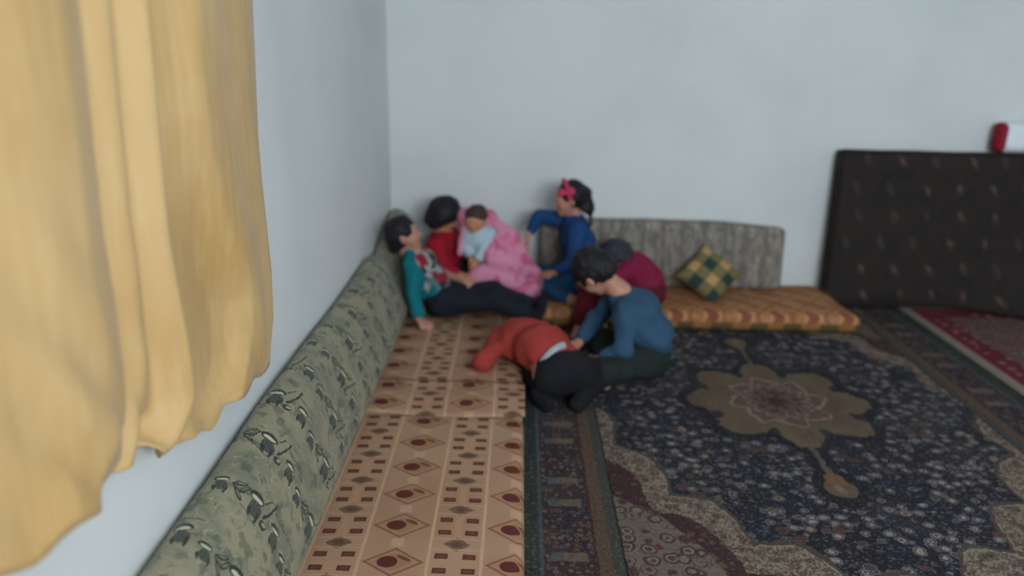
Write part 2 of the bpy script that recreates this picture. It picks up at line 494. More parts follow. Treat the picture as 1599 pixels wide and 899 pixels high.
# ------------------------------------------------------------------ long bolster against the left wall
def bolster_mat():
    M = Mat('green_leaf_brocade', 0.85, 0.1)
    gx, gy, gz = M.coords('UV')
    M.base(srgb(144, 137, 113))
    M.over(M.noise(7, 4).soft(0.4, 0.65), srgb(120, 120, 102))
    M.over(M.noise(16, 3, None, .6, 1.0).soft(0.52, 0.72), srgb(92, 100, 86), 0.9)
    M.over(M.noise(26, 3, None, .6, 2.0).soft(0.60, 0.72), srgb(176, 168, 142), 0.8)
    M.over(M.noise(19, 4, None, .65, 2.5).soft(0.62, 0.70), srgb(72, 77, 64), 0.85)
    dv, cv = M.voronoi(15, None, 1.0)
    M.over((dv + (M.noise(34, 3) - 0.5) * 0.9).lt(0.26), srgb(66, 72, 62), 0.5)
    jit = M.noise(40, 2) - 0.5
    row = (gy * (1 / 0.235)).floor()
    PU, PV = 0.30, 0.235
    x = (gx + row * 0.06).mod(PU) + jit * 0.014
    y = gy.mod(PV) + (M.noise(33, 2) - 0.5) * 0.014
    dark, mid, cream = srgb(48, 52, 46), srgb(78, 84, 76), srgb(190, 184, 160)
    stripe = ((x * 620.0).sin()).gt(-0.2)
    def sprig(cx, cy, k):
        M.over(ellipse(x, y, cx, cy + .032 * k, .026 * k, .014 * k, .25), dark)
        M.over(ellipse(x, y, cx + .002, cy + .029 * k, .020 * k, .006 * k, .25), cream)
        M.over(ellipse(x, y, cx + .010, cy, .021 * k, .022 * k), mid)
        M.over(ellipse(x, y, cx + .010, cy, .021 * k, .024 * k) * stripe, dark, 0.55)
        M.over(ellipse(x, y, cx - .006, cy - .018 * k, .006 * k, .014 * k, .3), dark)
        M.over(ellipse(x, y, cx + .026, cy - .014 * k, .004 * k, .020 * k), dark)
    sprig(.085, .095, 1.25)
    sprig(.195, .105, 1.0)
    sprig(.268, .085, 0.8)
    # little curled leaf between the sprigs
    M.over(ellipse(x, y, .142, .085, .017, .013, .5), dark)
    M.over(ellipse(x, y, .146, .089, .010, .006, .5), srgb(150, 146, 124))
    M.over(ellipse(x, y, .136, .112, .005, .013, -.4), dark)
    # fan of leaves
    for a, ox, oy in ((.6, .022, .125), (-.2, .020, .105), (-.7, .028, .085), (1.1, .040, .115)):
        M.over(ellipse(x, y, ox, oy, .024, .007, a), dark)
        M.over(ellipse(x, y, ox, oy + .002, .015, .003, a), srgb(118, 118, 98))
    # branch and twigs
    bx = x - .150 - ((y - .15) * 30.0).sin() * 0.010
    M.over(bx.abs().lt(.0035) * y.band(.115, .205), dark)
    bx2 = x - .118 - (y - .15) * 0.5
    M.over(bx2.abs().lt(.0025) * y.band(.15, .19), dark)
    tw = y - .178 - (x * 60.0).sin() * 0.003
    M.over(tw.abs().lt(.002) * x.band(.165, .235), dark)
    tw2 = y - .060 - (x * 45.0).sin() * 0.005
    M.over(tw2.abs().lt(.002) * x.band(.045, .12), srgb(84, 82, 66))
    tw3 = y - .118 - (x - .21) * 0.4
    M.over(tw3.abs().lt(.002) * x.band(.2, .25), srgb(110, 70, 58))
    M.bump(M.noise(160, 3), 0.3, 0.003)
    return M.done()

def bolster():
    # profile (distance out from the wall, height), running from the wall foot over the top to the front foot
    prof = np.array([(0.005, .105), (0.004, .20), (0.004, .32), (0.004, .44), (0.012, .492), (0.044, .515), (0.090, .502), (0.132, .460),
                     (0.165, .390), (0.192, .310), (0.212, .235), (0.222, .175), (0.216, .132), (0.190, .110), (0.10, .104)])
    # resample
    seg = np.r_[0, np.cumsum(np.linalg.norm(np.diff(prof, axis=0), axis=1))]
    nP, nY = 64, 170
    t = np.linspace(0, seg[-1], nP)
    po = np.stack([np.interp(t, seg, prof[:, 0]), np.interp(t, seg, prof[:, 1])], 1)
    for _ in range(3): po[1:-1] = (po[:-2] + 2 * po[1:-1] + po[2:]) / 4
    Y0, Y1 = 0.75, 4.90
    ys = np.linspace(Y0, Y1, nY)
    V = np.zeros((nP, nY, 3)); UV = np.zeros((nP, nY, 2))
    cx, cz = 0.09, 0.28
    for j, yv in enumerate(ys):
        # rounded ends
        k = min(1.0, (yv - Y0) / .07, (Y1 - yv) / .05); k = max(k, 0.0)
        k = math.sqrt(max(0.0, 1 - (1 - k) ** 2)) * .25 + .75
        b = 1 + .02 * math.sin(yv * 4.1 + .5) + .015 * math.sin(yv * 9.3)
        dent = math.exp(-((yv - 4.15) / .16) ** 2)
        lift = .075 * np.clip((yv - 4.35) / .3, 0, 1)
        o = cx + (po[:, 0] - cx) * k * b
        h = cz + (po[:, 1] - cz) * k
        h = h + (h > .3) * (h - .3) / .2 * (lift - .045 * dent + .010 * math.sin(yv * 3.3))
        o = o + (o > .08) * (-.05 * dent) * np.clip((h - .2) / .15, 0, 1) * (o - .08) / .1
        o = np.maximum(o, .003); h = np.maximum(h, .1035)
        V[:, j, 0] = XL + o; V[:, j, 1] = yv; V[:, j, 2] = h
        UV[:, j, 0] = t; UV[:, j, 1] = yv
    rs = np.random.RandomState(5)
    fold = np.zeros((nP, nY))
    for q in range(8):
        a, b_, ph = rs.uniform(4, 16), rs.uniform(6, 26), rs.uniform(0, 6.28)
        fold += np.sin(t[:, None] * a + ys[None, :] * b_ + ph) / 8
    mid = ((t > .25) & (t < seg[-1] - .15))[:, None]
    V[:, :, 0] += .006 * fold * mid; V[:, :, 2] += .005 * fold * mid
    V[:, :, 0] = np.maximum(V[:, :, 0], XL + .003); V[:, :, 1] = np.minimum(V[:, :, 1], 4.90)
    Fc = grid_faces(nP, nY, wrap_u=True)
    Vf = V.reshape(-1, 3); UVf = UV.reshape(-1, 2)
    # end caps
    c0 = len(Vf); Vf = np.concatenate([Vf, [V[:, 0].mean(0)], [V[:, -1].mean(0)]]); UVf = np.concatenate([UVf, [[.3, Y0]], [[.3, Y1]]])
    caps = []
    for i in range(nP):
        i2 = (i + 1) % nP
        caps.append((i * nY, c0, c0, i2 * nY)); caps.append((i2 * nY + nY - 1, c0 + 1, c0 + 1, i * nY + nY - 1))
    quads = [tuple(q) for q in Fc] + [(a, b, d) for a, b, c, d in caps]
    o = mesh_obj('bolster', Vf, quads, bolster_mat(), None, True, UVf)
    place(o, (XL + .1, 2.8, .105))
    tag(o, 'long sage green leaf patterned bolster lying along the left wall', 'bolster')
bolster()

# ------------------------------------------------------------------ curtain
def curtain():
    M = Mat('gold_satin', 0.55, 0.15); x, y, z = M.coords('Object')
    M.base(srgb(216, 180, 126))
    M.over(M.noise(2.5, 3).soft(0.35, 0.7), srgb(204, 164, 104))
    v = M.combine(x * 4, y * 4, z * .4)
    M.over(M.noise(12, 3, v).soft(0.4, 0.7), srgb(228, 198, 146), 0.3)
    M.bump(M.noise(350, 2), 0.15, 0.002)
    M.b.inputs['Specular IOR Level'].default_value = 0.35
    tr = M.T.nodes.new('ShaderNodeBsdfTranslucent'); tr.inputs[0].default_value = srgb(224, 180, 104)
    mx = M.T.nodes.new('ShaderNodeMixShader'); mx.inputs[0].default_value = 0.18
    M.done()
    out = M.T.nodes['Material Output']
    M.T.links.new(M.b.outputs[0], mx.inputs[1]); M.T.links.new(tr.outputs[0], mx.inputs[2]); M.T.links.new(mx.outputs[0], out.inputs[0])
    # stand-off of the cloth from the wall along its length
    ky = np.array([0.2, .35, .5, .62, .75, .88, 1.0, 1.12, 1.22, 1.32, 1.42, 1.47, 1.53, 1.59, 1.645, 1.69, 1.74, 1.80, 1.87, 1.93, 2.02, 2.15, 2.27, 2.36, 2.44])
    kp = np.array([.06, .12, .05, .11, .06, .13, .07, .09, .120, .130, .095, .045, .095, .045, .125, .080, .020, .012, .040, .098, .100, .088, .092, .075, .045])
    nS, nZ = 260, 110
    s = np.linspace(0, 1, nS); zt = 2.72
    V = np.zeros((nS, nZ, 3))
    yy = np.linspace(.2, 2.44, 900); pp = np.interp(yy, ky, kp)
    ker = np.hanning(25); ker /= ker.sum(); pp = np.convolve(np.pad(pp, 12, 'edge'), ker, 'valid')
    for j in range(nZ):
        q = j / (nZ - 1)
        # the far edge of the cloth at this height
        zz = zt - (zt - .66) * q
        far = np.interp(zz, [.64, .70, .78, .90, 1.2, 1.75, 2.72], [2.10, 2.20, 2.29, 2.32, 2.32, 2.38, 2.42])
        Y = .2 + (far - .2) * s
        Ys = Y.copy()
        drift = .20 * np.clip((1.42 - zz) / .5, 0, 1)          # the loose fold slides to the far side lower down
        m = np.clip((Y - 1.66) / .2, 0, 1) * np.clip((2.35 - Y) / .25, 0, 1)
        Ys = Y - drift * m
        p = np.interp(Ys / far * 2.44, yy, pp)
        amp = np.interp(zz, [.74, 1.1, 1.7, 2.7], [1.1, 1.0, .95, .8])
        p = .065 + (p - .065) * amp
        # broad fan of shallow creases in the lower near part
        low = np.clip((1.35 - zz) / .5, 0, 1) * np.clip((1.55 - Y) / .3, 0, 1)
        p += .008 * low * np.sin((Y * 1.0 + (zz - .74) * .55) * 42) + .006 * low * np.sin((Y + zz * .9) * 23 + 1)
        p += .012 * np.exp(-((Y - (1.98 + .25 * (1.25 - zz))) / .05) ** 2) * np.clip((1.3 - zz) / .3, 0, 1)
        # proud fold at the hem
        p += .030 * np.exp(-((Y - 1.57) / .06) ** 2) * np.clip((1.15 - zz) / .4, 0, 1)
        p -= .020 * np.exp(-((Y - 1.44) / .05) ** 2) * np.clip((1.05 - zz) / .3, 0, 1)
        hem = (.006 * np.sin(Y * 17) + .008 * np.sin(Y * 41 + 1)) * np.clip((.95 - zz) / .2, 0, 1)
        hz = np.interp(Y, [.2, 1.0, 1.42, 1.49, 1.6, 1.75, 2.2, 2.5], [.84, .825, .79, .72, .69, .655, .665, .665])
        ze = zt - (zt - hz) * q
        p = .004 + np.maximum(p - .006, 0) * .80
        V[:, j, 0] = XL + np.maximum(p, .010); V[:, j, 1] = Y; V[:, j, 2] = ze + hem
    o = mesh_obj('curtain', V.reshape(-1, 3), grid_faces(nS, nZ), M.m, None)
    sd = o.modifiers.new('thickness', 'SOLIDIFY'); sd.thickness = 0.004; sd.offset = 0
    place(o, (XL + .06, 1.3, .76))
    t = thing('curtain', 'golden yellow satin curtain hanging in folds on the left wall', 'curtain', (XL + .06, 1.3, .76))
    o.name = 'curtain_cloth'; o.parent = t; o.location = (0, 0, 0)
    # pole and rings above the picture
    RM = plain('curtain_pole_metal', srgb(120, 100, 70), 0.4, 0.05, 20, 0)
    V_, F_ = tube([(XL + .065, y_, 2.745) for y_ in np.linspace(.1, 2.56, 12)], .012, 10)
    mesh_obj('curtain_pole', V_, F_, RM, t)
    for y_ in (.2, 1.3, 2.4):
        V_, F_ = tube([(XL + .001, y_, 2.745), (XL + .03, y_, 2.745), (XL + .065, y_, 2.745)], .008, 8)
        mesh_obj('pole_bracket', V_, F_, RM, t)
curtain()

# ------------------------------------------------------------------ back mattress, back cushion, pillow, dark mattress
def back_mat_cloth():
    M = Mat('orange_lattice_cloth', 0.9); x, y, z = M.coords('Object')
    M.base(srgb(168, 122, 88))
    P, Q = 0.20, 0.20
    zz = y * 1.0 - z * 1.0
    a = (x + zz * 0.9).cmod(P).abs(); b = (x - zz * 0.9).cmod(P).abs()
    M.over(M.noise(5, 3).soft(.4, .65), srgb(150, 98, 62))
    M.over(a.lt(0.028), srgb(122, 62, 52), 0.8)
    M.over(b.lt(0.014), srgb(134, 78, 52), 0.7)
    M.over((a - 0.045).abs().lt(.008), srgb(186, 140, 92), .8)
    u = x.cmod(.2, .1); v = zz.cmod(.2222, .111)
    M.over(diamond(u, v, .05, .05).lt(1), srgb(184, 138, 92), .7)
    M.over(diamond(u, v, .025, .03).lt(1), srgb(116, 58, 46), .8)
    M.over(z.lt(0.062), srgb(140, 98, 56), .92)
    M.over(z.lt(0.058) * (x + (M.noise(6, 1) - .5) * .1).cmod(.21).abs().lt(.055), srgb(72, 68, 42), .8)
    M.bump(M.noise(180, 2), .2, .003)
    return M.done()
bx0, bx1, by0, by1 = XL + .01, 1.945, 4.25, 4.905
V, Fc = pad_mesh(bx1 - bx0, by1 - by0, .104, .045, .03, .008, .012, 8)
V[:, 0] += .045 * np.clip(V[:, 0] / 1.4, 0, 1) ** 6 * np.clip(.5 - V[:, 1] / .6, 0, 1)
t = thing('seat_mattress', 'orange brown lattice patterned floor mattress along the back wall', 'mattress', ((bx0 + bx1) / 2, (by0 + by1) / 2, 0.0115))
mesh_obj('cover', V + np.array(t.location), Fc, back_mat_cloth(), t)
hx, hy = (bx1 - bx0) / 2 - .014, (by1 - by0) / 2 - .014

def cushion_mat():
    M = Mat('grey_brocade', 0.9); x, y, z = M.coords('Object')
    M.base(srgb(138, 130, 120))
    v = M.combine(x * 2.2, y, z * .8)
    M.over(M.noise(14, 3, v).soft(.42, .62), srgb(106, 101, 96))
    d, c = M.voronoi(16, M.combine(x * 1.6, 0.0, z), .6)
    M.over(d.lt(.3) * c.gt(.3), srgb(160, 150, 138), .8)
    M.over(x.cmod(.13).abs().lt(.02), srgb(106, 98, 96), .6)
    M.over(d.lt(.22) * c.lt(.3), srgb(96, 72, 66), .8)
    M.bump(M.noise(150, 2), .25, .003)
    return M.done()
# slab is built lying (thickness up) then stood on its long edge
def standing(name, label, cat, lx, lz, th, r, loc, lean, yaw, mat, puff=.01, wob=.012, seed=2, top_fn=None, piping=None, front_fn=None):
    V, Fc = pad_mesh(lx, lz, th, r, .03, puff, wob, seed)
    # x stays, old y -> height, old z -> front (-y)
    P = np.stack([V[:, 0], -V[:, 2], V[:, 1] + lz / 2], 1)
    if top_fn is not None: P[:, 2] += top_fn(P[:, 0], P[:, 2])
    if front_fn is not None: P[:, 1] -= front_fn(P[:, 0], P[:, 2])
    t = thing(name, label, cat, loc)
    t.rotation_euler = (lean, 0, yaw)
    me = mesh_obj('cover', P, Fc, mat, None); me.parent = t
    if piping is not None:
        h = lx / 2 - .012
        for s_ in (-.012, -th + .012):
            pts = []
            for u in np.linspace(-h, h, 30): pts.append((u, s_, lz - .012))
            for w in np.linspace(lz - .03, .03, 14): pts.append((h, s_, w))
            for u in np.linspace(h, -h, 30): pts.append((u, s_, .012))
            for w in np.linspace(.03, lz - .03, 14): pts.append((-h, s_, w))
            pts = np.array(pts)
            if top_fn is not None: pts[:, 2] += top_fn(pts[:, 0], pts[:, 2])
            if front_fn is not None: pts[:, 1] -= front_fn(pts[:, 0], pts[:, 2])
            Vt, Ft = tube(pts, .008, 8, True)
            q = mesh_obj('piping', Vt, Ft, piping, None); q.parent = t
    return t
CP = plain('cushion_piping', srgb(92, 88, 84), .9)
standing('back_cushion', 'long grey brocade back cushion leaning on the back wall', 'cushion', 1.56, .42, .13, .035,
         (.88, 4.865, .118), math.radians(-4), 0, cushion_mat(), .014, .02, 5,
         lambda x, z: (z / .42) * (.010 * np.sin(x * 4 + 1.2) - .020 * x ), None)

def dark_mat():
    M = Mat('dark_brocade', 0.9); x, y, z = M.coords('Object')
    M.base(srgb(46, 39, 36))
    M.over(M.noise(9, 3).soft(.4, .7), srgb(38, 35, 36))
    row = (z * (1 / .17)).floor()
    u = (x + (row * 2.7).sin() * .09 + (M.noise(3, 1) - .5) * .12).cmod(.21); v = z.mod(.17) - .085 + (M.noise(4, 1) - .5) * .06
    h = (M.noise(7, 1))
    M.over(ellipse(u + v * .4, v, 0, 0, .022, .042), srgb(64, 53, 49), .8)
    M.over(ellipse(u + v * .4, v, 0, .004, .010, .022) * h.gt(.5), srgb(92, 74, 66), .85)
    M.over(ellipse(u - .06, v - .03, 0, 0, .016, .012), srgb(46, 38, 40), .7)
    M.bump(M.noise(150, 2), .25, .003)
    return M.done()
DP = plain('dark_piping', srgb(44, 36, 34), .9)
standing('dark_mattress', 'large dark brown mattress standing on edge against the back wall', 'mattress', 1.75, .99, .12, .04,
         (2.815, 4.835, .026), math.radians(-3.0), 0.0, dark_mat(), .01, .012, 6,
         lambda x, z: .0 * x, DP, lambda x, z: .30 * np.clip((x + .15) / .6, 0, 1) ** 1.5 * np.clip(1 - z / .5, 0, 1) ** 2)

def pillow():
    M = Mat('patchwork', 0.9); x, y, z = M.coords('Object')
    c = .0725
    i = ((x * (1 / c)) + 2.0).floor(); j = ((z * (1 / c)) + 2.0).floor()
    M.base(srgb(112, 104, 70))
    eq = lambda a, k: (a - k).abs().lt(.5)
    Yl, Gn = srgb(172, 140, 96), srgb(32, 62, 58)
    for (a, b) in ((3, 3), (1, 3), (3, 1), (1, 1)): M.over(eq(i, a) * eq(j, b), Yl)
    for (a, b) in ((2, 2), (0, 2), (2, 0), (0, 0)): M.over(eq(i, a) * eq(j, b), Gn)
    fx = (x * (1 / c)).cmod(1.0, 0.0).abs(); fz = (z * (1 / c)).cmod(1.0, 0.0).abs()
    M.over(fx.min(fz).lt(.05), srgb(92, 78, 50), .8)
    M.bump(M.noise(160, 2), .2, .003)
    M.done()
    n = 41
    S = np.linspace(-1, 1, n)
    A, B = np.meshgrid(S, S, indexing='ij')
    g = ((1 - A ** 2) * (1 - B ** 2)).clip(0) ** .45
    pinch = 1 - .10 * (1 - np.abs(A * B))
    half = .148
    X_ = A * half * (1 - .10 * (1 - A ** 2) * 0 - .09 * (1 - B ** 2) * 0) * (1 - .08 * (1 - B ** 4) * (np.abs(A) ** 3)); Z_ = B * half * (1 - .08 * (1 - A ** 4) * (np.abs(B) ** 3))
    front = np.stack([X_, -.055 * g, Z_], -1).reshape(-1, 3); back = np.stack([X_, .055 * g, Z_], -1).reshape(-1, 3)
    gf = grid_faces(n, n)
    V = np.concatenate([front, back]); Fc = np.concatenate([gf, gf[:, ::-1] + n * n])
    key = np.round(V, 6); u, inv = np.unique(key, axis=0, return_inverse=True)
    o = mesh_obj('cover', u, inv.reshape(-1)[Fc], M.m, None)
    t = thing('patchwork_pillow', 'green and yellow patchwork pillow standing on its corner against the grey cushion', 'pillow', (1.150, 4.585, .262))
    t.rotation_euler = (math.radians(-36), 0, math.radians(4))
    o.parent = t; o.rotation_euler = (0, math.radians(-47), 0)
    edge = np.concatenate([front.reshape(n, n, 3)[:, 0], front.reshape(n, n, 3)[-1, 1:], front.reshape(n, n, 3)[-2::-1, -1], front.reshape(n, n, 3)[0, -2:0:-1]])
    Vt, Ft = tube(edge, .004, 6, True)
    q = mesh_obj('piping', Vt, Ft, plain('pillow_piping', srgb(110, 92, 56), .9), None); q.parent = t; q.rotation_euler = (0, math.radians(-47), 0)
pillow()

# white bag with red trim standing behind the dark mattress
def white_bundle():
    t = thing('white_pillow', 'white pillow with a red edge on top of the dark mattress', 'pillow', (3.18, 4.885, 1.021))
    V, Fc = pad_mesh(.56, .185, .12, .055, .02, .006, .006, 12)
    P = np.stack([V[:, 0], -V[:, 2], V[:, 1] + .0925], 1)
    q = mesh_obj('cover', P, Fc, plain('white_cotton', srgb(232, 238, 246), .8, .03, 8, .1), None); q.parent = t
    V, Fc = pad_mesh(.10, .180, .115, .045, .012, .0, .002, 13)
    P = np.stack([V[:, 0] * .6 - .272, -V[:, 2] - .0025, V[:, 1] + .0925], 1)
    q = mesh_obj('red_edge', P, Fc, plain('red_trim', srgb(150, 30, 50), .8), None); q.parent = t
    q['label'] = 'red edging strip'
white_bundle()

# ------------------------------------------------------------------ people: implicit bodies turned into one continuous mesh
def v3(*a): return np.array(a if len(a) > 1 else a[0], dtype=np.float64)
def unit(v): v = v3(v); return v / (np.linalg.norm(v) + 1e-12)

class SDF:
    def __init__(self): self.p = []
    def cone(self, a, b, ra, rb, k=.02, flat_a=False, flat_b=False, sq=None, sub=False):
        """tapered capsule; sq = (axis, factor) flattens it along a direction"""
        self.p.append(('c', v3(a), v3(b), ra, rb, k, flat_a, flat_b, sq, sub)); return self
    def ball(self, c, r, k=.02, sub=False, sq=None): return self.cone(c, v3(c) + 1e-5, r, r, k, sq=sq, sub=sub)
    def cut(self, point, normal):
        """remove everything on the side the normal points to"""
        self.p.append(('p', v3(point), unit(normal))); return self
    def mesh(self, h, wr=0.0, wl=14.0, seed=0):
        lo = np.full(3, 1e9); hi = -lo
        for q in self.p:
            if q[0] == 'c' and not q[9]:
                r = max(q[3], q[4]) + .02
                lo = np.minimum(lo, np.minimum(q[1], q[2]) - r); hi = np.maximum(hi, np.maximum(q[1], q[2]) + r)
        n = np.ceil((hi - lo) / h).astype(int) + 2
        ax = [lo[i] + h * np.arange(n[i]) for i in range(3)]
        f = np.full(n, .5, np.float32)
        for q in self.p:
            if q[0] == 'p':
                d = ((ax[0] - q[1][0]) * q[2][0])[:, None, None] + ((ax[1] - q[1][1]) * q[2][1])[None, :, None] + ((ax[2] - q[1][2]) * q[2][2])[None, None, :]
                f = np.maximum(f, d.astype(np.float32)); continue
            _, a, b, ra, rb, k, fa, fb, sq, sub = q
            mg = max(ra, rb) * 1.25 + k + 3 * h
            i0 = np.maximum(((np.minimum(a, b) - mg - lo) / h).astype(int), 0)
            i1 = np.minimum(((np.maximum(a, b) + mg - lo) / h).astype(int) + 1, n)
            if (i1 <= i0).any(): continue
            S = tuple(slice(i0[i], i1[i]) for i in range(3))
            X = (ax[0][S[0]] - a[0])[:, None, None]; Y = (ax[1][S[1]] - a[1])[None, :, None]; Z = (ax[2][S[2]] - a[2])[None, None, :]
            ba = b - a; L2 = ba @ ba + 1e-12
            t = (X * ba[0] + Y * ba[1] + Z * ba[2]) / L2
            tc = np.clip(t, 0, 1)
            dx, dy, dz = X - tc * ba[0], Y - tc * ba[1], Z - tc * ba[2]
            if sq is not None:
                s = unit(sq[0]); c = dx * s[0] + dy * s[1] + dz * s[2]; g = 1 / sq[1] - 1
                dx, dy, dz = dx + s[0] * c * g, dy + s[1] * c * g, dz + s[2] * c * g
            d = np.sqrt(dx * dx + dy * dy + dz * dz) - (ra + (rb - ra) * tc)
            if fa: d = np.maximum(d, -t * math.sqrt(L2))
            if fb: d = np.maximum(d, (t - 1) * math.sqrt(L2))
            d = d.astype(np.float32); cur = f[S]
            if sub:
                f[S] = np.maximum(cur, -d)
            else:
                hh = np.clip(.5 + .5 * (cur - d) / k, 0, 1)
                f[S] = cur * (1 - hh) + d * hh - k * hh * (1 - hh)
        if wr:
            rs = np.random.RandomState(seed)
            w = np.zeros(n, np.float32)
            for _ in range(6):
                q = rs.normal(size=3) * wl; ph = rs.rand() * 6.28
                w += np.sin((ax[0] * q[0])[:, None, None] + (ax[1] * q[1])[None, :, None] + (ax[2] * q[2])[None, None, :] + ph).astype(np.float32)
            f = f + wr * w / 3
        # surface nets
        s = f < 0
        c = [s[i:n[0] - 1 + i, j:n[1] - 1 + j, k:n[2] - 1 + k] for i in (0, 1) for j in (0, 1) for k in (0, 1)]
        tot = sum(q.astype(np.int8) for q in c); act = (tot > 0) & (tot < 8)
        I = np.argwhere(act); m = len(I)
        idx = np.full(act.shape, -1, np.int64); idx[act] = np.arange(m)
        acc = np.zeros((m, 3)); cnt = np.zeros(m)
        corners = [(i, j, k) for i in (0, 1) for j in (0, 1) for k in (0, 1)]
        val = {o: f[I[:, 0] + o[0], I[:, 1] + o[1], I[:, 2] + o[2]] for o in corners}
        for o in corners:
            for d in range(3):
                if o[d] == 0:
                    o2 = tuple(o[i] + (i == d) for i in range(3))
                    a, b = val[o], val[o2]; cr = (a < 0) != (b < 0)
                    t = np.where(cr, a / np.where(cr, a - b, 1), 0)
                    for i in range(3):
                        acc[:, i] += cr * (o[i] + (t if i == d else 0))
                    cnt += cr
        V = lo + h * (I + acc / cnt[:, None])
        Fs = []
        for d in range(3):
            e1, e2 = [(1, 2), (2, 0), (0, 1)][d]
            sl0 = [slice(1, -1)] * 3; sl1 = [slice(1, -1)] * 3
            sl0[d] = slice(0, -1); sl1[d] = slice(1, None)
            a, b = s[tuple(sl0)], s[tuple(sl1)]
            for flip in (False, True):
                E_ = np.argwhere((a & ~b) if not flip else (~a & b))
                if not len(E_): continue
                g = E_.copy()
                for i in range(3):
                    if i != d: g[:, i] += 1
                def cell(da, db):
                    q = g.copy(); q[:, e1] -= da; q[:, e2] -= db
                    return idx[q[:, 0], q[:, 1], q[:, 2]]
                quad = np.stack([cell(1, 1), cell(0, 1), cell(0, 0), cell(1, 0)], 1)
                if flip: quad = quad[:, ::-1]
                Fs.append(quad)
        Fq = np.concatenate(Fs); Fq = Fq[(Fq >= 0).all(1)]
        # a light relaxation
        for _ in range(2):
            sm = np.zeros_like(V); ct = np.zeros(len(V))
            for i in range(4):
                np.add.at(sm, Fq[:, i], V[Fq[:, (i + 1) % 4]]); np.add.at(ct, Fq[:, i], 1)
            ok = ct > 0
            V[ok] = V[ok] * .6 + .4 * sm[ok] / ct[ok, None]
        return V, Fq

def skin_mat(name, rgba):
    M = Mat(name, .5); M.coords('Object'); M.base(rgba)
    M.over(M.noise(18, 3).soft(.4, .7), (rgba[0] * .92, rgba[1] * .82, rgba[2] * .8, 1), .6)
    M.b.inputs['Subsurface Weight'].default_value = .08; M.b.inputs['Subsurface Radius'].default_value = (.01, .004, .002)
    return M.done()
def cloth(name, rgba, var=.1, scale=30):
    M = Mat(name, .9, .0); x, y, z = M.coords('Object'); M.base(rgba)
    M.over(M.noise(scale, 4).soft(.35, .7), tuple(c * (1 - 2 * var) for c in rgba[:3]) + (1,), .7)
    M.bump(M.noise(260, 2) + M.noise(22, 3) * 2.0, .25, .004)
    return M.done()
def hair_mat(name, rgba):
    M = Mat(name, .6); x, y, z = M.coords('Object'); M.base(rgba)
    v = M.combine(x * 3, y * 3, z * .6)
    n = M.noise(60, 3, v)
    M.over(n.soft(.45, .7), tuple(min(1, c * 2.0 + .006) for c in rgba[:3]) + (1,), .6)
    M.bump(n, .4, .004)
    return M.done()
SKIN = skin_mat('skin', srgb(186, 136, 116)); SKIN2 = skin_mat('skin_warm', srgb(192, 138, 108))
HAIR = hair_mat('black_hair', srgb(26, 24, 28)); HAIRB = hair_mat('brown_hair', srgb(62, 44, 40))
EYE = plain('eye_dark', srgb(40, 28, 24), .25, 0, 10, 0); LIP = plain('lips', srgb(156, 88, 84), .5, .05, 20, 0)

